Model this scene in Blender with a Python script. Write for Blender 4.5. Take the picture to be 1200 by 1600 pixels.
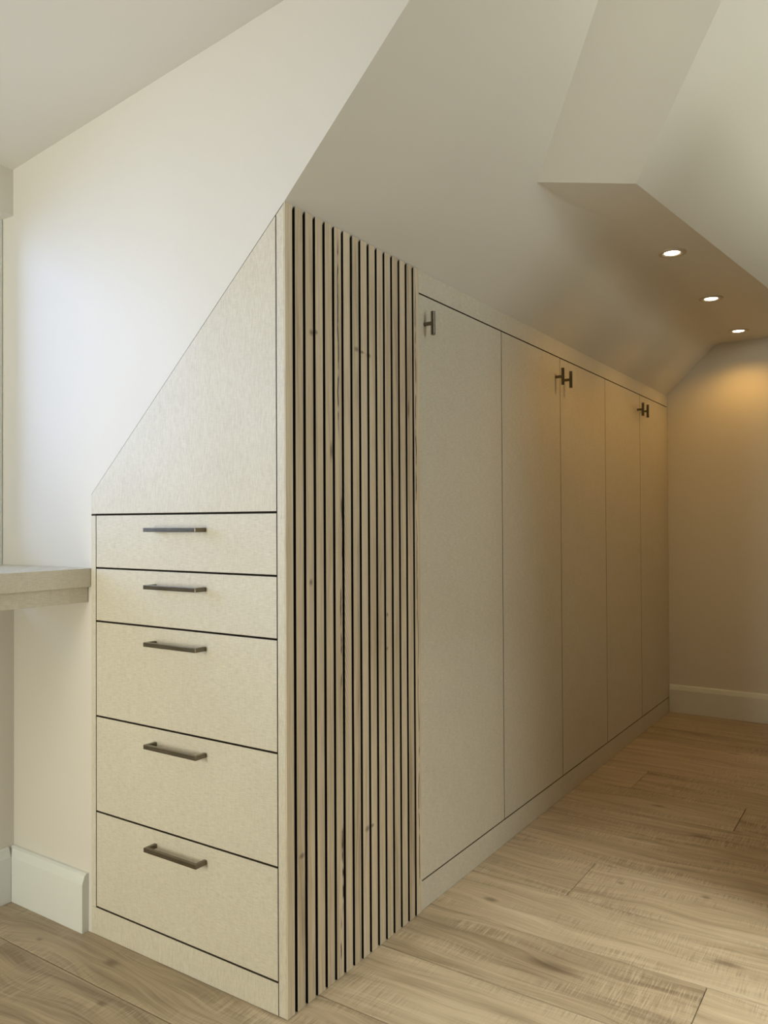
import bpy, bmesh, math, random
from mathutils import Vector, Matrix
random.seed(7)
for o in list(bpy.data.objects):
    bpy.data.objects.remove(o)
scene = bpy.context.scene
C = scene.collection

# ------------------------------------------------------------------ camera
cam_d = bpy.data.cameras.new('camera'); cam = bpy.data.objects.new('camera', cam_d); C.objects.link(cam)
scene.camera = cam
yaw, pitch, roll = math.radians(33.538), math.radians(0.65626), math.radians(-0.29641)
fwd = Vector((-math.sin(yaw)*math.cos(pitch), math.cos(yaw)*math.cos(pitch), math.sin(pitch)))
rgt = Vector((math.cos(yaw), math.sin(yaw), 0)); up = rgt.cross(fwd)
r2 = math.cos(roll)*rgt + math.sin(roll)*up; u2 = -math.sin(roll)*rgt + math.cos(roll)*up
m = Matrix((r2, u2, -fwd)).transposed().to_4x4(); m.translation = Vector((1.04994, -1.22288, 1.0))
cam.matrix_world = m
cam_d.sensor_fit = 'VERTICAL'; cam_d.sensor_height = 36.0; cam_d.lens = 1236.6/1600*36.0
cam_d.clip_start = 0.02

# ------------------------------------------------------------------ world, daylight, exposure
w = bpy.data.worlds.new('world'); scene.world = w; w.use_nodes = True
wn = w.node_tree.nodes; wl = w.node_tree.links
bg = wn['Background']; bg.inputs['Color'].default_value = (0.66, 0.80, 1.0, 1); bg.inputs['Strength'].default_value = 1.1

def area(name, loc, target, sx, sy, power, col):
    l = bpy.data.lights.new(name, 'AREA'); l.shape = 'RECTANGLE'; l.size = sx; l.size_y = sy
    l.energy = power; l.color = col
    o = bpy.data.objects.new(name, l); C.objects.link(o); o.location = loc
    o.rotation_euler = (Vector(target)-Vector(loc)).to_track_quat('-Z', 'Y').to_euler()
    return o
# daylight by the dormer window, then four fill lamps at added unseen windows
area('daylight_dormer_window', (-1.95, -1.00, 1.66), (0.0, -0.45, 1.05), 1.8, 1.1, 42, (0.42, 0.57, 1))
area('added_fill_rear', (-0.45, -2.46, 0.95), (-0.40, 0.0, 0.95), 0.5, 1.4, 49, (1, 0.96, 0.77))  # added unseen fill for the drawer fronts
area('added_fill_side', (2.56, 0.20, 1.60), (0.0, 0.4, 1.1), 0.7, 1.5, 14, (0.94, 1, 0.94))  # added unseen fill for the slats and first door
area('added_fill_upper_slope', (2.56, 1.70, 1.85), (0.7, 1.4, 2.1), 1.4, 1.0, 22, (1, 1, 0.72))  # added unseen lamp brightening the upper roof slope
area('added_fill_roof', (1.80, 0.225, 4.16), (1.80, 0.225, 0.0), 0.65, 0.40, 245, (0.95, 1, 0.89))  # added unseen lamp for the floor and lower doors

vs = scene.view_settings
scene.display_settings.display_device = 'sRGB'
vs.view_transform = 'Standard'; vs.look = 'None'; vs.gamma = 1.0; vs.use_curve_mapping = False
vs.exposure = 0.0

# ------------------------------------------------------------------ helpers
def tag(o, label, cat, group=None, kind=None):
    o['label'] = label; o['category'] = cat
    if group: o['group'] = group
    if kind: o['kind'] = kind
    return o

def link(name, bm, mats, parent=None, smooth=False, bevel=0.0, seg=2):
    bmesh.ops.recalc_face_normals(bm, faces=bm.faces)
    me = bpy.data.meshes.new(name); bm.to_mesh(me); bm.free()
    for mt in (mats if isinstance(mats, (list, tuple)) else [mats]):
        me.materials.append(mt)
    if smooth:
        for p in me.polygons: p.use_smooth = True
    o = bpy.data.objects.new(name, me); C.objects.link(o)
    if parent is not None: o.parent = parent
    if bevel > 0:
        md = o.modifiers.new('bevel', 'BEVEL'); md.width = bevel; md.segments = seg
        md.limit_method = 'ANGLE'; md.angle_limit = math.radians(35); md.harden_normals = False
    return o

def empty(name, loc=(0, 0, 0)):
    o = bpy.data.objects.new(name, None); C.objects.link(o); o.location = loc; o.empty_display_size = 0.1
    return o

def add_box(bm, x0, x1, y0, y1, z0, z1):
    v = [bm.verts.new(p) for p in ((x0,y0,z0),(x1,y0,z0),(x1,y1,z0),(x0,y1,z0),(x0,y0,z1),(x1,y0,z1),(x1,y1,z1),(x0,y1,z1))]
    for f in ((0,3,2,1),(4,5,6,7),(0,1,5,4),(1,2,6,5),(2,3,7,6),(3,0,4,7)):
        bm.faces.new([v[i] for i in f])

def box(x0, x1, y0, y1, z0, z1):
    bm = bmesh.new(); add_box(bm, x0, x1, y0, y1, z0, z1); return bm

def prism(pts, vec, bm=None):
    """polygon of 3D points extruded along vec"""
    bm = bm or bmesh.new(); vec = Vector(vec)
    a = [bm.verts.new(p) for p in pts]; b = [bm.verts.new(Vector(p)+vec) for p in pts]
    n = len(pts); bm.faces.new(a); bm.faces.new(b[::-1])
    for i in range(n):
        bm.faces.new((a[i], b[i], b[(i+1) % n], a[(i+1) % n]))
    return bm

def add_cyl(bm, p0, p1, r, n=24):
    p0 = Vector(p0); p1 = Vector(p1); d = (p1-p0).normalized()
    a = d.orthogonal().normalized(); b = d.cross(a)
    A = []; B = []
    for i in range(n):
        t = 2*math.pi*i/n; q = (a*math.cos(t)+b*math.sin(t))*r
        A.append(bm.verts.new(p0+q)); B.append(bm.verts.new(p1+q))
    bm.faces.new(A[::-1]); bm.faces.new(B)
    for i in range(n): bm.faces.new((A[i], A[(i+1) % n], B[(i+1) % n], B[i]))

def lathe(prof, cx, cy, n=48, close=False):
    bm = bmesh.new(); rings = []
    for r, z in prof:
        rings.append([bm.verts.new((cx+r*math.cos(2*math.pi*i/n), cy+r*math.sin(2*math.pi*i/n), z)) for i in range(n)])
    for a, b in zip(rings, rings[1:]):
        for i in range(n): bm.faces.new((a[i], a[(i+1) % n], b[(i+1) % n], b[i]))
    if close:
        bm.faces.new(rings[-1])
    return bm

# ------------------------------------------------------------------ materials
class NT:
    def __init__(s, name):
        s.m = bpy.data.materials.new(name); s.m.use_nodes = True
        s.t = s.m.node_tree; s.n = s.t.nodes; s.b = s.n['Principled BSDF']; s.out = s.n['Material Output']
    def node(s, typ, **kw):
        n = s.n.new(typ)
        for k, v in kw.items():
            if k in ('operation', 'data_type', 'blend_type', 'noise_dimensions', 'interpolation_type', 'feature', 'wave_type', 'bands_direction'):
                setattr(n, k, v)
            else: n.inputs[k].default_value = v
        return n
    def l(s, a, b): s.t.links.new(a, b)
    def math(s, op, a, b=None, c=None, clamp=False):
        n = s.n.new('ShaderNodeMath'); n.operation = op; n.use_clamp = clamp
        for i, v in enumerate((a, b, c)):
            if v is None: continue
            if isinstance(v, (int, float)): n.inputs[i].default_value = v
            else: s.l(v, n.inputs[i])
        return n.outputs[0]
    def comb(s, x, y, z):
        n = s.n.new('ShaderNodeCombineXYZ')
        for i, v in enumerate((x, y, z)):
            if isinstance(v, (int, float)): n.inputs[i].default_value = v
            else: s.l(v, n.inputs[i])
        return n.outputs[0]
    def pos(s):
        g = s.n.new('ShaderNodeNewGeometry'); p = s.n.new('ShaderNodeSeparateXYZ'); s.l(g.outputs['Position'], p.inputs[0])
        return p.outputs[0], p.outputs[1], p.outputs[2]
    def rand(s):
        return s.n.new('ShaderNodeObjectInfo').outputs['Random']
    def noise(s, vec, scale=1.0, detail=3.0, rough=0.55, dist=0.0):
        n = s.node('ShaderNodeTexNoise', Scale=scale, Detail=detail, Roughness=rough, Distortion=dist)
        s.l(vec, n.inputs['Vector']); return n.outputs['Fac']
    def ramp(s, fac, stops):
        n = s.n.new('ShaderNodeValToRGB'); e = n.color_ramp.elements
        e[0].position, e[0].color = stops[0][0], (*stops[0][1], 1)
        e[1].position, e[1].color = stops[-1][0], (*stops[-1][1], 1)
        for p, c in stops[1:-1]:
            q = e.new(p); q.color = (*c, 1)
        s.l(fac, n.inputs[0]); return n.outputs[0]
    def sstep(s, v, a, b):
        n = s.n.new('ShaderNodeMapRange'); n.interpolation_type = 'SMOOTHSTEP'
        n.inputs['From Min'].default_value = a; n.inputs['From Max'].default_value = b
        if isinstance(v, (int, float)): n.inputs['Value'].default_value = v
        else: s.l(v, n.inputs['Value'])
        return n.outputs[0]
    def mixc(s, fac, a, b, blend='MIX'):
        n = s.n.new('ShaderNodeMix'); n.data_type = 'RGBA'; n.blend_type = blend
        for i, v in ((0, fac), (6, a), (7, b)):
            if isinstance(v, (int, float)): n.inputs[i].default_value = v
            elif isinstance(v, tuple): n.inputs[i].default_value = (*v, 1)
            else: s.l(v, n.inputs[i])
        return n.outputs[2]
    def bump(s, h, strength=0.2, dist=0.001):
        n = s.node('ShaderNodeBump', Strength=strength, Distance=dist); s.l(h, n.inputs['Height'])
        s.l(n.outputs[0], s.b.inputs['Normal'])
    def col(s, c):
        if isinstance(c, tuple): s.b.inputs['Base Color'].default_value = (*c, 1)
        else: s.l(c, s.b.inputs['Base Color'])
    def set(s, **kw):
        for k, v in kw.items(): s.b.inputs[k.replace('_', ' ')].default_value = v

def paint(name, c, rough=0.55):
    t = NT(name); x, y, z = t.pos(); p = t.comb(x, y, z)
    n = t.noise(p, 3.0, 2.0)
    t.col(t.mixc(n, tuple(v*0.985 for v in c), tuple(min(1, v*1.015) for v in c)))
    t.set(Roughness=rough); t.bump(t.noise(p, 260.0, 2.0), 0.05, 0.0006); return t.m

def linen(name, horizontal=True):
    t = NT(name); x, y, z = t.pos(); u = t.math('ADD', x, y)
    def threads(fu, fz, seed, d=2.0): return t.noise(t.comb(t.math('MULTIPLY', u, fu), seed, t.math('MULTIPLY', z, fz)), 1.0, d, 0.6)
    h = threads(55, 620, 3.1); v = threads(620, 55, 7.7)
    big = t.noise(t.comb(u, 0.0, z), 9.0, 2.0)
    wh = 0.66 if horizontal else 0.34
    f = t.math('ADD', t.math('MULTIPLY', h, wh), t.math('MULTIPLY', v, 1-wh))
    f = t.math('ADD', f, t.math('MULTIPLY', t.math('SUBTRACT', big, 0.5), 0.10))
    t.col(t.ramp(f, [(0.28, (0.57, 0.525, 0.425)), (0.5, (0.69, 0.65, 0.54)), (0.72, (0.79, 0.755, 0.65))]))
    t.set(Roughness=0.42); t.bump(f, 0.10, 0.0005); return t.m

def oak_veneer():
    t = NT('oak_veneer'); x, y, z = t.pos()
    u = y
    warp = t.noise(t.comb(t.math('MULTIPLY', u, 6), 0.0, t.math('MULTIPLY', z, 1.6)), 1.0, 2.0)
    uu = t.math('ADD', u, t.math('MULTIPLY', warp, 0.05))
    fine = t.noise(t.comb(t.math('MULTIPLY', uu, 420), 1.0, t.math('MULTIPLY', z, 9)), 1.0, 3.0, 0.6)
    mid = t.noise(t.comb(t.math('MULTIPLY', uu, 75), 4.0, t.math('MULTIPLY', z, 1.8)), 1.0, 3.0, 0.55)
    big = t.noise(t.comb(t.math('MULTIPLY', u, 11), 9.0, t.math('MULTIPLY', z, 2.2)), 1.0, 2.0)
    f = t.math('ADD', t.math('MULTIPLY', fine, 0.40), t.math('ADD', t.math('MULTIPLY', mid, 0.42), t.math('MULTIPLY', big, 0.18)))
    f = t.math('ADD', f, t.math('MULTIPLY', t.math('SUBTRACT', t.rand(), 0.5), 0.10))
    c = t.ramp(f, [(0.34, (0.37, 0.29, 0.195)), (0.45, (0.60, 0.505, 0.36)), (0.56, (0.74, 0.64, 0.475)), (0.70, (0.83, 0.74, 0.58))])
    # slanting feather figure beside the heart crack (chevron stripes mirrored at u = .172)
    du = t.math('ABSOLUTE', t.math('SUBTRACT', y, 0.193))
    ch = t.math('SINE', t.math('ADD', t.math('MULTIPLY', z, 330.0), t.math('ADD', t.math('MULTIPLY', du, 900.0), t.math('MULTIPLY', warp, 22.0))))
    zone = t.math('MULTIPLY', t.sstep(du, 0.030, 0.006), t.sstep(t.math('ABSOLUTE', t.math('SUBTRACT', z, 0.80)), 0.42, 0.16))
    c = t.mixc(t.math('MULTIPLY', zone, t.sstep(ch, 0.0, 1.0)), c, t.mixc(0.45, c, (0.20, 0.14, 0.08)))
    # heart cracks: thin dark wandering lines
    wob = t.math('MULTIPLY', t.math('SUBTRACT', t.noise(t.comb(0.0, 0.0, t.math('MULTIPLY', z, 5.0)), 1.0, 3.0), 0.5), 0.022)
    def crack(u0, z0, z1, wd, amt=1.0):
        d = t.math('ABSOLUTE', t.math('SUBTRACT', t.math('SUBTRACT', y, u0), wob))
        brk = t.sstep(t.noise(t.comb(u0*40, 2.0, t.math('MULTIPLY', z, 16.0)), 1.0, 2.0), 0.36, 0.52)
        lm = t.math('MULTIPLY', t.sstep(d, wd, wd*0.3), brk)
        zm = t.math('MULTIPLY', t.sstep(z, z0, z0+0.06), t.sstep(z, z1, z1-0.06))
        return t.math('MULTIPLY', t.math('MULTIPLY', lm, zm), amt)
    for a in ((0.178, 1.17, 1.645, 0.0030), (0.190, 0.86, 1.08, 0.0032), (0.183, 0.60, 0.90, 0.0024), (0.188, 0.12, 0.40, 0.0042), (0.180, 0.0, 0.16, 0.0026), (0.508, 1.02, 1.62, 0.0022), (0.514, 0.02, 0.55, 0.0024), (0.511, 0.5, 1.0, 0.0016), (0.506, 0.7, 1.3, 0.0012)):
        c = t.mixc(crack(*a), c, (0.03, 0.02, 0.012))
    # knots
    for (ku, kz, rx, rz) in ((0.085, 1.399, .010, .008), (0.100, 1.403, .006, .006), (0.248, 1.393, .011, .008), (0.296, 1.387, .011, .006), (0.27, 1.39, .010, .004),
                             (0.152, 1.153, .007, .025), (0.160, 1.18, .005, .03), (0.079, 0.872, .007, .009), (0.046, 0.312, .011, .007), (0.282, 0.291, .011, .008), (0.303, 0.292, .009, .005),
                             (0.369, 0.694, .004, .006), (0.370, 0.775, .005, .006), (0.191, 1.035, .008, .02), (0.471, 1.281, .006, .03), (0.396, 1.116, .006, .012), (0.189, 0.30, .008, .03)):
        a = t.math('DIVIDE', t.math('SUBTRACT', y, ku), rx); b = t.math('DIVIDE', t.math('SUBTRACT', z, kz), rz)
        d = t.math('SQRT', t.math('ADD', t.math('MULTIPLY', a, a), t.math('MULTIPLY', b, b)))
        d = t.math('ADD', d, t.math('MULTIPLY', t.math('SUBTRACT', fine, 0.5), 1.4))
        c = t.mixc(t.math('MULTIPLY', t.sstep(d, 1.25, 0.1), 0.72), c, (0.10, 0.065, 0.035))
    t.col(c); t.set(Roughness=0.6); t.bump(f, 0.25, 0.0006); return t.m

def oak_floor():
    t = NT('oak_floor'); x, y, z = t.pos(); r = t.rand()
    off = t.math('MULTIPLY', r, 37.0)
    warp = t.noise(t.comb(t.math('ADD', t.math('MULTIPLY', x, 1.6), off), t.math('MULTIPLY', y, 5.0), 0.0), 1.0, 2.0)
    yy = t.math('ADD', y, t.math('MULTIPLY', t.math('SUBTRACT', warp, 0.5), 0.16))
    fine = t.noise(t.comb(t.math('ADD', t.math('MULTIPLY', x, 7), off), t.math('MULTIPLY', yy, 210), 0.0), 1.0, 4.0, 0.6)
    mid = t.noise(t.comb(t.math('ADD', t.math('MULTIPLY', x, 1.5), off), t.math('MULTIPLY', yy, 34), 2.0), 1.0, 3.0, 0.6)
    big = t.noise(t.comb(t.math('ADD', t.math('MULTIPLY', x, 2.4), off), t.math('MULTIPLY', y, 9), 5.0), 1.0, 2.0)
    f = t.math('ADD', t.math('MULTIPLY', fine, 0.30), t.math('ADD', t.math('MULTIPLY', mid, 0.45), t.math('MULTIPLY', big, 0.25)))
    f = t.math('ADD', f, t.math('MULTIPLY', t.math('SUBTRACT', r, 0.5), 0.11))
    c = t.ramp(f, [(0.34, (0.25, 0.185, 0.12)), (0.46, (0.41, 0.32, 0.215)), (0.57, (0.54, 0.435, 0.305)), (0.70, (0.66, 0.56, 0.41))])
    # saw marks across the boards
    saw = t.noise(t.comb(t.math('ADD', t.math('MULTIPLY', x, 330), off), t.math('MULTIPLY', y, 14), 0.0), 1.0, 2.0, 0.6)
    patch = t.sstep(t.noise(t.comb(t.math('ADD', t.math('MULTIPLY', x, 3.5), off), t.math('MULTIPLY', y, 9), 8.0), 1.0, 2.0), 0.42, 0.62)
    c = t.mixc(t.math('MULTIPLY', t.math('MULTIPLY', t.sstep(saw, 0.50, 0.66), patch), 0.60), c, (0.62, 0.52, 0.38))
    c = t.mixc(t.math('MULTIPLY', t.math('MULTIPLY', t.sstep(saw, 0.48, 0.34), patch), 0.36), c, (0.15, 0.10, 0.06))
    for (kx, ky, rx, ry) in ((0.697, 0.696, .035, .012), (0.37, 0.468, .06, .018), (0.493, 1.417, .035, .016), (0.379, 0.96, .012, .010), (0.592, 1.0, .013, .010),
                             (0.31, 1.62, .03, .012), (-0.47, -0.06, .02, .012), (-0.70, -0.09, .012, .008), (-0.36, -0.17, .014, .008), (0.42, 2.42, .04, .014), (0.12, 0.68, .02, .01)):
        a = t.math('DIVIDE', t.math('SUBTRACT', x, kx), rx); b = t.math('DIVIDE', t.math('SUBTRACT', y, ky), ry)
        d = t.math('SQRT', t.math('ADD', t.math('MULTIPLY', a, a), t.math('MULTIPLY', b, b)))
        d = t.math('ADD', d, t.math('MULTIPLY', t.math('SUBTRACT', mid, 0.5), 2.2))
        c = t.mixc(t.math('MULTIPLY', t.sstep(d, 1.5, 0.1), 0.62), c, (0.11, 0.07, 0.04))
    t.col(c); t.set(Roughness=0.42); t.bump(t.math('ADD', f, t.math('MULTIPLY', saw, 0.3)), 0.18, 0.0008); return t.m

def plain(name, c, rough=0.5, metal=0.0):
    t = NT(name); x, y, z = t.pos(); n = t.noise(t.comb(x, y, z), 120.0, 3.0)
    t.col(t.mixc(n, tuple(v*0.9 for v in c), tuple(min(1, v*1.1) for v in c)))
    t.set(Roughness=rough, Metallic=metal); return t.m

def bronze(name, along):
    t = NT(name); x, y, z = t.pos()
    u = {'x': t.comb(t.math('MULTIPLY', x, 25), t.math('MULTIPLY', y, 1500), t.math('MULTIPLY', z, 1500)),
         'z': t.comb(t.math('MULTIPLY', x, 1500), t.math('MULTIPLY', y, 1500), t.math('MULTIPLY', z, 25))}[along]
    n = t.noise(u, 1.0, 2.0)
    t.col(t.ramp(n, [(0.35, (0.13, 0.112, 0.082)), (0.65, (0.25, 0.22, 0.17))]))
    t.set(Roughness=0.27, Metallic=0.95); t.bump(n, 0.15, 0.0003); return t.m

def emit(name, c, s):
    t = NT(name); t.col((0.8, 0.75, 0.65)); t.set(Emission_Strength=s); t.b.inputs['Emission Color'].default_value = (*c, 1); return t.m

def thin_glass():
    t = NT('window_glass'); tr = t.n.new('ShaderNodeBsdfTransparent'); gl = t.n.new('ShaderNodeBsdfGlossy'); gl.inputs['Roughness'].default_value = 0.02
    fr = t.node('ShaderNodeFresnel', IOR=1.45); mx = t.n.new('ShaderNodeMixShader')
    t.l(fr.outputs[0], mx.inputs[0]); t.l(tr.outputs[0], mx.inputs[1]); t.l(gl.outputs[0], mx.inputs[2]); t.l(mx.outputs[0], t.out.inputs[0]); return t.m

M_wall = paint('wall_paint', (0.77, 0.745, 0.685))
M_ceil = paint('ceiling_paint', (0.77, 0.745, 0.685), 0.5)
M_unseen_dark = paint('unseen_dark_paint', (0.34, 0.28, 0.20))  # darkened colour for unseen walls, cuts the bounced light
M_white = paint('white_lacquer', (0.80, 0.83, 0.81), 0.35)
M_lin_h = linen('linen_laminate_level', True); M_lin_v = linen('linen_laminate_upright', False)
M_oak = oak_veneer(); M_floor = oak_floor()
M_black = plain('black_core', (0.006, 0.005, 0.005), 0.9)
M_gap = plain('dark_carcass', (0.03, 0.022, 0.014), 0.8)
M_brz_x = bronze('brushed_bronze_level', 'x'); M_brz_z = bronze('brushed_bronze_upright', 'z')
M_steel = plain('spot_ring_metal', (0.62, 0.56, 0.46), 0.4, 0.35)
M_lamp = emit('spot_lens', (1.0, 0.86, 0.62), 14.0)
M_glass = thin_glass()
M_edge_shade = plain('edge_joint_shade', (0.10, 0.075, 0.045), 0.7)  # dark colour standing in for the shade inside panel joints
M_slab = plain('screed', (0.10, 0.075, 0.05), 0.8)

# ------------------------------------------------------------------ setting
G0, GS = 1.65, 0.997                    # sloping roof underside  z = G0 + GS*x
def gz(x): return G0 + GS*x
D0, DS = 2.0604, 0.111                  # dormer ceiling          z = D0 + DS*x
YF, ZS, ZT = 3.055, 1.892, 3.10         # far wall, soffit height, top ceiling
XW, XR, YB = -0.953, 2.40, -2.3
XH, YP, HP = 1.12, 0.72, 1.87            # added unseen partition that shades the far doors: face, start, height
xs = (ZS-G0)/GS
S1 = Vector((xs, 0.735, ZS)); d1 = Vector((0.249, -0.254, 0.249*GS)); T1 = S1 + d1*((ZT-ZS)/d1.z)
S4 = Vector((0.457, 0.892, ZS)); d4 = Vector((0.262, -0.255, 0.254)); T4 = S4 + d4*((ZT-ZS)/d4.z)
S5 = Vector((0.7177, YF+0.02, ZS)); T5 = Vector((2.10, YF+0.02, ZT))
xc = (D0-G0)/(GS-DS)

fl = link('floor', box(-1.1, XR+.1, YB-.1, YF+.1, -0.10, -0.014), M_slab)
tag(fl, 'oak plank floor with saw marks running across the room', 'floor', kind='structure')
PW = 0.2363; y_first = -0.135
rows = []
k = math.floor((YB-y_first)/PW)
joints = {1: [-0.55], 2: [0.68], 3: [-.6], 4: [0.279], 5: [1.25], 6: [0.95], 7: [0.571], 8: [0.177], 9: [0.8], 0: [0.35], -1: [-0.75]}
while y_first + k*PW < YF:
    a = max(y_first+k*PW, YB); b = min(y_first+(k+1)*PW, YF)
    j = joints.get(k, [random.uniform(-0.8, 1.3)])[0]
    cuts = [-1.0]; q = j
    while q-2.2 > -0.95: q -= 2.2
    while q < XR:
        if q > -0.98: cuts.append(q)
        q += 2.2
    cuts.append(XR)
    for c0, c1 in zip(cuts, cuts[1:]):
        if k >= 1 and c1 < -0.05: continue
        x0 = max(c0, -0.015) if (k >= 1) else c0
        link('plank', box(x0+0.0008, c1-0.0008, a+0.0009, b-0.0009, -0.0135, 0.0), M_floor, fl, bevel=0.0011, seg=1)
    k += 1

# dormer cheek wall (flush with the drawer cabinet front)
KX, KZ = -0.6224, 1.0695
pts = [(-1.10, 0, 0), (KX, 0, 0), (KX, 0, KZ), (-0.617, 0, KZ+0.005), (0.0, 0, gz(0)), (xc, 0, gz(xc)), (xc, 0, gz(xc)+.02), (-1.10, 0, D0+DS*-1.10+.02)]
wa = link('wall_dormer_cheek', prism(pts, (0, 0.012, 0)), M_wall)
tag(wa, 'pale dormer side wall rising above the drawers and desk', 'wall', kind='structure')
# roof slope
g = [(-0.05, -0.0+0.012, gz(-0.05)), (-0.05, YF+.02, gz(-0.05)), (xs, YF+.02, ZS), tuple(S1), tuple(T1), (T1.x, YB, ZT), (xc, YB, gz(xc)), (xc, 0.012, gz(xc))]
cs = link('ceiling_slope', prism(g, (-0.05, 0, 0.05)), M_ceil)
tag(cs, 'sloping roof underside above the slatted panel and tall doors', 'ceiling', kind='structure')
# dormer ceiling
dc = [(-1.10, 0.0, D0+DS*-1.10), (xc+.01, 0.0, D0+DS*(xc+.01)), (xc+.01, YB, D0+DS*(xc+.01)), (-1.10, YB, D0+DS*-1.10)]
tag(link('ceiling_dormer', prism(dc, (0, 0, 0.06)), M_ceil), 'gently tilted pale dormer ceiling at the upper left', 'ceiling', kind='structure')
# soffit with the spotlights
so = [(xs, YF+.02, ZS), tuple(S1), tuple(S4), tuple(S5)]
bm = bmesh.new()
prism(so, (0, 0, 0.05), bm)
tag(link('ceiling_soffit', bm, M_ceil), 'low flat ceiling strip holding the row of spotlights', 'ceiling', kind='structure')
# plaster cove softening the edge between roof slope and soffit
bm = bmesh.new(); rings = []
for i in range(25):
    y = S1.y + 0.002 + (YF - S1.y - 0.002)*i/24; q = min(1.0, (y-S1.y)/0.55); p = min(1.0, max(0.0, (y-2.1)/0.95)); t = (0.003 + 0.105*q*q*(3-2*q))*(1-0.65*p)
    A = Vector((xs-t*0.708, y, ZS-t*0.706-.0003)); B = Vector((xs, y, ZS-.0003)); D = Vector((xs+t, y, ZS-.0003))
    rings.append([bm.verts.new((1-u)**2*A + 2*u*(1-u)*B + u*u*D) for u in [j/10 for j in range(11)]])
for a, b in zip(rings, rings[1:]):
    for j in range(10): bm.faces.new((a[j], a[j+1], b[j+1], b[j]))
link('plaster_cove', bm, M_ceil, cs, smooth=True)
# slanting end face between roof slope and upper slope
bm = bmesh.new()
def tri_sheet(bm, P, off):
    prism([P[0], P[1], P[2]], off, bm); prism([P[0], P[2], P[3]], off, bm)
tri_sheet(bm, [S1, S4, T4, T1], (0, 0.05, 0.05))
tag(link('ceiling_step', bm, M_ceil), 'narrow slanting bulkhead face beside the roof slope', 'ceiling', kind='structure')
ZR = 2.5                                  # upper slope stops here, unseen, and turns upright to clear the shaft light
T4r = S4 + d4*((ZR-ZS)/d4.z); T5r = Vector((1.40, YF+0.02, ZR))
up4 = Vector((T4r.x, T4r.y, ZT)); up5 = Vector((T5r.x, T5r.y, ZT))
bm = bmesh.new(); tri_sheet(bm, [S4, S5, T5r, T4r], (-0.03, 0, 0.04)); tri_sheet(bm, [T4r, T5r, up5, up4], (-0.04, 0, 0.0)); prism([T4r, up4, T4], (-0.01, 0.03, 0.0), bm)
tag(link('ceiling_upper_slope', bm, M_ceil), 'bright upper roof slope at the top right', 'ceiling', kind='structure')
bm = bmesh.new()
RX0, RX1, RY0, RY1, RH = 1.45, 2.15, 0.0, 0.45, 1.0        # added unseen roof window opening and light shaft height
for (a, b, c, d) in ((T1.x-.3, RX0, YB, YF+.1), (RX1, XR+.1, YB, YF+.1), (RX0, RX1, YB, RY0), (RX0, RX1, RY1, YF+.1)):
    add_box(bm, a, b, c, d, ZT, ZT+.08)
for (a, b, c, d) in ((RX0-.05, RX0, RY0-.05, RY1+.05), (RX1, RX1+.05, RY0-.05, RY1+.05), (RX0, RX1, RY0-.05, RY0), (RX0, RX1, RY1, RY1+.05)):
    add_box(bm, a, b, c, d, ZT+.08, ZT+RH)
tag(link('ceiling_top', bm, M_unseen_dark), 'flat top ceiling of the attic room with an added unseen light shaft', 'ceiling', kind='structure')
rcx, rcy = (RX0+RX1)/2, (RY0+RY1)/2
rw = empty('added_window_4', (rcx, rcy, ZT+RH)); tag(rw, 'added unseen roof window at the head of a deep light shaft', 'window', kind='structure')
for (a, b, c, d) in ((RX0-.04, RX0+.02, RY0-.04, RY1+.04), (RX1-.02, RX1+.04, RY0-.04, RY1+.04), (RX0+.02, RX1-.02, RY0-.04, RY0+.02), (RX0+.02, RX1-.02, RY1-.02, RY1+.04)):
    link('frame_bar', box(a-rcx, b-rcx, c-rcy, d-rcy, 0.0, 0.04), M_white, rw)
link('pane', box(RX0+.02-rcx, RX1-.02-rcx, RY0+.02-rcy, RY1-.02-rcy, 0.015, 0.021), M_glass, rw)
# far wall
tag(link('wall_far', box(-0.6, XR+.1, YF, YF+.08, 0, ZT), M_wall), 'beige end wall beyond the tall doors, lit by the spots', 'wall', kind='structure')

def wall_with_hole(name, axis, pos, th, a0, a1, z0, z1, ha0, ha1, hz0, hz1, mat):
    bm = bmesh.new()
    for (p, q, r, s) in ((a0, ha0, z0, z1), (ha1, a1, z0, z1), (ha0, ha1, z0, hz0), (ha0, ha1, hz1, z1)):
        if q-p < 1e-4 or s-r < 1e-4: continue
        if axis == 'x': add_box(bm, pos, pos+th, p, q, r, s)
        else: add_box(bm, p, q, pos, pos+th, r, s)
    return link(name, bm, mat)

def window(name, axis, pos, a0, a1, z0, z1, label, nmul=1):
    """frame of bars + mullions + one pane per bay; pos = centre plane"""
    root = empty(name, ((pos, (a0+a1)/2, z0) if axis == 'x' else ((a0+a1)/2, pos, z0)))
    tag(root, label, 'window', kind='structure'); fw, ft = 0.055, 0.03
    def bx(nm, p, q, r, s, t, mt):
        b = box(pos-t, pos+t, p, q, r, s) if axis == 'x' else box(p, q, pos-t, pos+t, r, s)
        for v in b.verts: v.co -= root.location
        return link(nm, b, mt, root)
    bx('jamb', a0, a0+fw, z0, z1, ft, M_white); bx('jamb', a1-fw, a1, z0, z1, ft, M_white)
    bx('sill_rail', a0+fw, a1-fw, z0, z0+fw, ft, M_white); bx('head_rail', a0+fw, a1-fw, z1-fw, z1, ft, M_white)
    e = [a0+fw+(a1-a0-2*fw)*i/(nmul+1) for i in range(nmul+2)]
    for i in range(1, nmul+1): bx('mullion', e[i]-fw/2, e[i]+fw/2, z0+fw, z1-fw, ft, M_white)
    for i in range(nmul+1):
        bx('pane', e[i]+(fw/2 if i else 0), e[i+1]-(fw/2 if i < nmul else 0), z0+fw, z1-fw, 0.003, M_glass)
    return root

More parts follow.
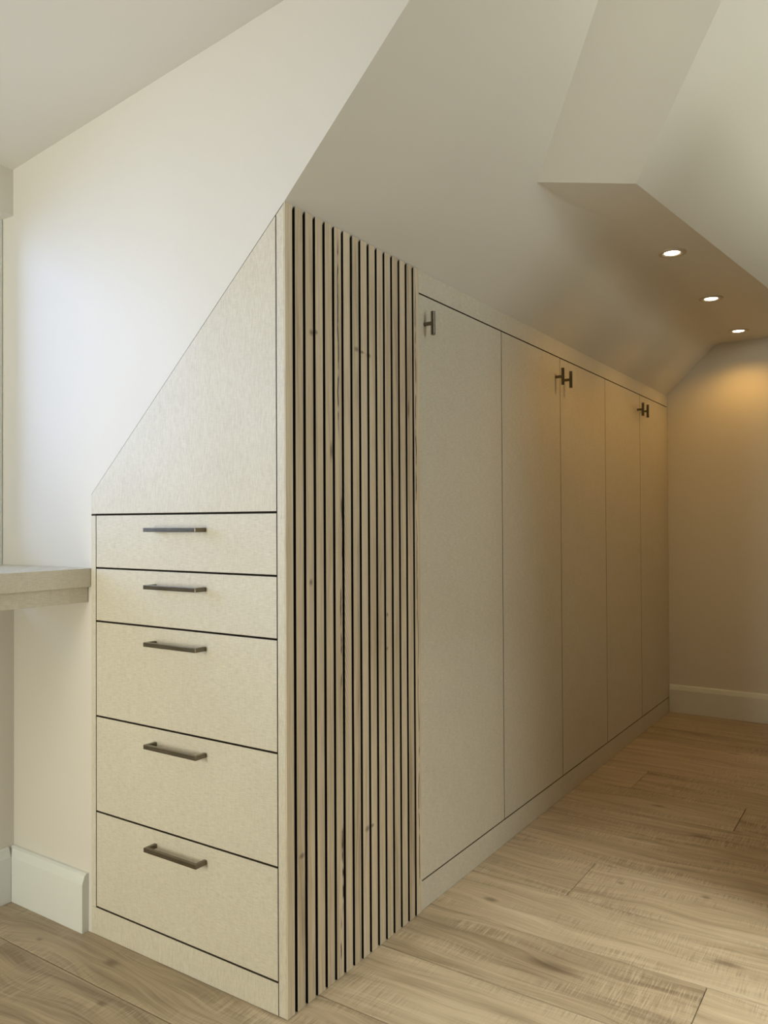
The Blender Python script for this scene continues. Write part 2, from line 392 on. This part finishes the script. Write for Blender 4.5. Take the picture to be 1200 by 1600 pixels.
# window wall of the dormer: low wall, window recess, header
ZD = 0.888                                # desk height
YD0 = -2.0
tag(link('wall_under_window', box(XW-.15, XW, YB, 0.0, 0, ZD-0.09), M_wall), 'low wall beneath the dormer window and desk', 'wall', kind='structure')
tag(link('wall_window_header', box(XW-.15, XW-.004, YD0, 0.0, 1.829, D0+DS*XW-0.0), M_wall), 'window header box below the dormer ceiling', 'wall', kind='structure')
tag(link('wall_dormer_rest', box(XW-.15, XW, YB, YD0, ZD-.09, D0+DS*XW), M_wall), 'plain dormer wall past the window', 'wall', kind='structure')
window('window_1', 'x', -1.036, YD0, -0.002, ZD, 1.829, 'white dormer window above the desk', 2)
# added unseen rear and right walls, windows and partition, placed to shape the light
wall_r = wall_with_hole('wall_rear_added', 'y', YB-.1, .1, -1.1, XR+.1, 0, ZT+.05, -0.70, -0.20, 0.25, 1.65, M_unseen_dark)
tag(wall_r, 'added unseen rear wall with a tall fill window behind the viewpoint', 'wall', kind='structure')
window('added_window_2', 'y', YB-.05, -0.70, -0.20, 0.25, 1.65, 'added unseen white window in the rear wall for fill light', 0)
bm = bmesh.new(); WS = (-0.15, 0.55, 0.85, 2.35); WT = (1.0, 2.4, 1.35, 2.35)
for (p, q, r, t) in ((YB, WS[0], 0, ZT+.05), (WS[1], WT[0], 0, ZT+.05), (WT[1], YF+.1, 0, ZT+.05), (WS[0], WS[1], 0, WS[2]), (WS[0], WS[1], WS[3], ZT+.05),
                     (WT[0], WT[1], 0, WT[2]), (WT[0], WT[1], WT[3], ZT+.05)):
    add_box(bm, XR, XR+.1, p, q, r, t)
tag(link('wall_right_added', bm, M_unseen_dark), 'added unseen right side wall with two fill windows', 'wall', kind='structure')
window('added_window_3', 'x', XR+.05, *WS, 'added unseen white window in the right wall for fill light', 0)
window('added_window_5', 'x', XR+.05, *WT, 'added unseen wide window that lights the upper roof slope', 1)
tag(link('wall_partition_added', box(XH, XH+.08, YP, YF, 0, HP), M_unseen_dark), 'added unseen taupe partition shading the far wardrobe doors', 'wall', kind='structure')

# baseboards (bevelled top)
def baseboard(name, p0, p1, nrm, label, h=0.142, t=0.0185, hb=0.118):
    """profile swept from p0 to p1; nrm points into the room"""
    p0 = Vector(p0); p1 = Vector(p1); nrm = Vector(nrm); Zv = Vector((0, 0, 1)); e = 0.0004
    prof = [(e, 0.0005), (t, 0.0005), (t, hb), (t*0.62, h-0.004), (t*0.34, h), (e, h)]
    o = link(name, prism([p0+nrm*a+Zv*b for a, b in prof], p1-p0), M_white)
    return tag(o, label, 'baseboard', kind='structure')
baseboard('baseboard_cheek', (XW+.0005, 0, 0), (-0.6345, 0, 0), (0, -1, 0), 'white baseboard with bevelled top between corner and drawer cabinet')
baseboard('baseboard_window', (XW, YB+.02, 0), (XW, -0.0195, 0), (1, 0, 0), 'white baseboard under the dormer window at the left edge')
baseboard('baseboard_far', (0.0015, YF, 0), (XH-.001, YF, 0), (0, -1, 0), 'white baseboard along the far end wall')

# ------------------------------------------------------------------ drawer cabinet
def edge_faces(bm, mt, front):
    """panels have a laminate face and edges darkened to paint in joint shade"""
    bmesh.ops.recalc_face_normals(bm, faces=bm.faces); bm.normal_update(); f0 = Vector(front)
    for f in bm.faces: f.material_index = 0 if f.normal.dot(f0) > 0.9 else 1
    return [mt, M_edge_shade]
W_, E_, EL = 0.6224, 0.0217, 0.0189
ZL = [1.0188, 0.8895, 0.7602, 0.5299, 0.2989, 0.0679]
FY, TH, GP = -0.001, 0.019, 0.0020
def diag(x): return 1.0745 + (gz(0)-0.002-1.0745)*(x+0.617)/0.617
chest = empty('drawer_cabinet', (-W_/2, 0, 0))
tag(chest, 'linen-textured beige drawer cabinet with sloping top and five bar-handled drawers', 'cabinet')
def cpart(nm, bm, mt, parent=chest, bevel=0.0006):
    r = chest.location
    for v in bm.verts: v.co -= r
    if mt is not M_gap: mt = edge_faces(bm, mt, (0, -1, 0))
    return link(nm, bm, mt, parent, bevel=bevel)
cpart('plinth', box(-W_+.0005, -E_-.0007, FY, FY+TH, 0.0006, ZL[5]-GP), M_lin_v)
cpart('stile', box(-W_+.0005, -W_+EL-.0012, FY, FY+TH, ZL[5]-GP+.0001, ZL[0]-GP), M_lin_v)
cpart('stile', prism([(-E_+.0010, FY, 0.0006), (-.0004, FY, 0.0006), (-.0004, FY, diag(-.0004)-.001), (-E_+.0010, FY, diag(-E_)-.001)], (0, TH, 0)), M_lin_v)
cpart('upper_panel', prism([(-W_+.0005, FY, ZL[0]+GP+.0004), (-E_-.0012, FY, ZL[0]+GP+.0004), (-E_-.0012, FY, diag(-E_)-.002), (-0.617, FY, diag(-.617)-.002), (-W_+.0005, FY, KZ-.002)], (0, TH, 0)), M_lin_v)
cpart('carcass', prism([(-W_-.012, FY+TH+.001, 0.002), (-.0207, FY+TH+.001, 0.002), (-.0207, FY+TH+.001, diag(-.0207)-.004), (-W_-.012, FY+TH+.001, KZ-.006)], (0, 0.42, 0)), M_gap, bevel=0)

def handle_mesh():
    bm = bmesh.new(); L, d, t, hh = 0.168, 0.032, 0.0085, 0.0048
    o = [(-L/2, 0), (-L/2, -d), (L/2, -d), (L/2, 0), (L/2-t, 0), (L/2-t, -d+t), (-L/2+t, -d+t), (-L/2+t, 0)]
    prism([(x, y, -hh) for x, y in o], (0, 0, 2*hh), bm)
    bmesh.ops.recalc_face_normals(bm, faces=bm.faces)
    me = bpy.data.meshes.new('bar_handle'); bm.to_mesh(me); bm.free(); me.materials.append(M_brz_x); return me
hm = handle_mesh()
for i in range(5):
    z1, z0 = ZL[i]-GP, ZL[i+1]+GP
    dr = cpart('drawer', box(-W_+EL+.0012, -E_-.0012, FY, FY+TH, z0, z1), M_lin_h)
    h = bpy.data.objects.new('bar_handle', hm); C.objects.link(h); h.parent = dr
    h['label'] = 'dark bronze bar handle'
    h.location = Vector((-0.309, FY, ZL[i]-0.0360)) - chest.location
    md = h.modifiers.new('bevel', 'BEVEL'); md.width = 0.0007; md.segments = 2; md.limit_method = 'ANGLE'

# ------------------------------------------------------------------ slatted oak panel
YS1 = 0.5249; GC0, GPI, GW = 0.0262, 0.03347, 0.0086
sl = empty('slatted_panel', (0, YS1/2, 0)); tag(sl, 'vertical oak slat panel with black gaps at the cabinet corner', 'slat panel')
def spart(nm, bm, mt, **kw):
    for v in bm.verts: v.co -= sl.location
    return link(nm, bm, mt, sl, **kw)
spart('backing', box(-0.020, -0.0135, 0.020, YS1-.001, 0.001, gz(-.02)-.004), M_black)
edges = [0.0004]
for i in range(15): edges += [GC0+GPI*i-GW/2, GC0+GPI*i+GW/2]
edges.append(YS1)
for i in range(16):
    y0, y1 = edges[2*i], edges[2*i+1]
    bm = bmesh.new()
    if i == 0:
        # corner slat lies in front of the stile edge: thin in front, full depth behind the stile
        add_box(bm, -0.0002, 0.0022, -0.0009, y1, 0.0008, gz(0)-.0005)
        add_box(bm, -0.0132, -0.0003, FY+TH+.0005, y1, 0.0008, gz(-.0132)-.0005)
    else:
        prism([(-0.0132, y0, 0.0008), (0.0022, y0, 0.0008), (0.0022, y0, gz(0.0)-.0004), (-0.0132, y0, gz(-.0132)-.001)], (0, y1-y0, 0), bm)
    bm.faces.ensure_lookup_table()
    bmesh.ops.recalc_face_normals(bm, faces=bm.faces)
    for f in bm.faces:
        c = f.calc_center_median()
        f.material_index = 0 if (c.x > 0.002 or (i == 0 and c.x > -.001) or (i == 15 and f.normal.y > .9)) else 1
    spart('slat', bm, [M_oak, M_black])

# ------------------------------------------------------------------ built-in wardrobe
J = [YS1, 1.0270, 1.5240, 2.0340, 2.5450, 3.0540]
ZB, ZU = 0.0763, 1.5893
wd = empty('built_in_wardrobe', (0, 1.79, 0)); tag(wd, 'long beige built-in wardrobe with five flush doors under the roof slope', 'wardrobe')
def wpart(nm, bm, mt, parent=wd, bevel=0.0006):
    for v in bm.verts: v.co -= wd.location
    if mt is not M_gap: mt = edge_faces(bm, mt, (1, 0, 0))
    return link(nm, bm, mt, parent, bevel=bevel)
FX = -0.0005
wpart('plinth', box(FX-TH, FX, YS1+.0008, YF-.001, 0.0006, ZB-.0017), M_lin_h)
wpart('fascia', prism([(FX-TH, YS1+.0008, ZU+.0018), (FX, YS1+.0008, ZU+.0018), (FX, YS1+.0008, gz(FX)-.0006), (FX-TH, YS1+.0008, gz(FX-TH)-.0006)], (0, YF-.001-YS1-.0008, 0)), M_lin_h)
wpart('carcass', prism([(-0.5, YS1+.002, 0.002), (FX-TH-.001, YS1+.002, 0.002), (FX-TH-.001, YS1+.002, gz(FX-TH)-.01), (-0.5, YS1+.002, gz(-.5)-.06)], (0, YF-.004-YS1, 0)), M_gap, bevel=0)

def tbar_mesh():
    bm = bmesh.new(); add_cyl(bm, (0, 0, 0), (0.024, 0, 0), 0.0052, 20); add_cyl(bm, (0.0265, 0, -0.0305), (0.0265, 0, 0.0305), 0.0058, 24)
    bmesh.ops.recalc_face_normals(bm, faces=bm.faces)
    me = bpy.data.meshes.new('t_bar_handle'); bm.to_mesh(me); bm.free(); me.materials.append(M_brz_z); return me
tm = tbar_mesh()
hy = [0.557, 1.482, 1.562, 2.505, 2.585]
for i in range(5):
    d = wpart('door', box(FX-TH, FX, J[i]+(.0008 if i == 0 else .0016), J[i+1]-(.001 if i == 4 else .0016), ZB+.0017, ZU-.0018), M_lin_h)
    h = bpy.data.objects.new('t_bar_handle', tm); C.objects.link(h); h.parent = d; h['label'] = 'dark bronze T-bar knob'
    h.location = Vector((FX, hy[i], 1.5135)) - wd.location
    md = h.modifiers.new('bevel', 'BEVEL'); md.width = 0.0006; md.segments = 2; md.limit_method = 'ANGLE'

# ------------------------------------------------------------------ desk along the dormer window
dk = empty('window_desk', (-0.8, -1.3, 0)); tag(dk, 'beige linen-textured desk top fixed beneath the dormer window', 'desk')
def dpart(nm, bm, mt):
    for v in bm.verts: v.co -= dk.location
    return link(nm, bm, mt, dk, bevel=0.0008)
XD = -0.6235
dpart('worktop', box(-1.0055, XD, YB+.01, -0.0012, ZD-.0452, ZD), M_lin_h)
dpart('apron', box(XW+.002, XD-.0105, YB+.01, -0.0015, ZD-.0835, ZD-.0454), M_lin_h)

# ------------------------------------------------------------------ recessed spotlights
names = ['nearest recessed ceiling spotlight, closest to the roof bulkhead', 'middle recessed ceiling spotlight of the row of three', 'farthest recessed ceiling spotlight, nearest the end wall']
for (x, y), lb in zip(((0.400, 1.509), (0.394, 2.166), (0.388, 2.820)), names):
    s = empty('recessed_spotlight', (x, y, ZS)); tag(s, lb, 'spotlight', 'recessed spotlights in the soffit')
    r = link('trim_ring', lathe([(0.0245, -0.0002), (0.0265, -0.0022), (0.034, -0.0046), (0.041, -0.0044), (0.0455, -0.0024), (0.046, -0.0004)], 0, 0), M_steel, s, smooth=True)
    c = link('lens', lathe([(0.0246, -0.0004), (0.0235, -0.0018), (0.012, -0.0028), (0.004, -0.0030)], 0, 0, 40, True), M_lamp, s, smooth=True)
    ld = bpy.data.lights.new('spot_beam', 'SPOT'); ld.energy = 4.5; ld.color = (1.0, 0.55, 0.15); ld.spot_size = math.radians(148); ld.spot_blend = 0.75; ld.shadow_soft_size = 0.022
    lo = bpy.data.objects.new('spot_beam', ld); C.objects.link(lo); lo.parent = s; lo.location = (0, 0, -0.03)
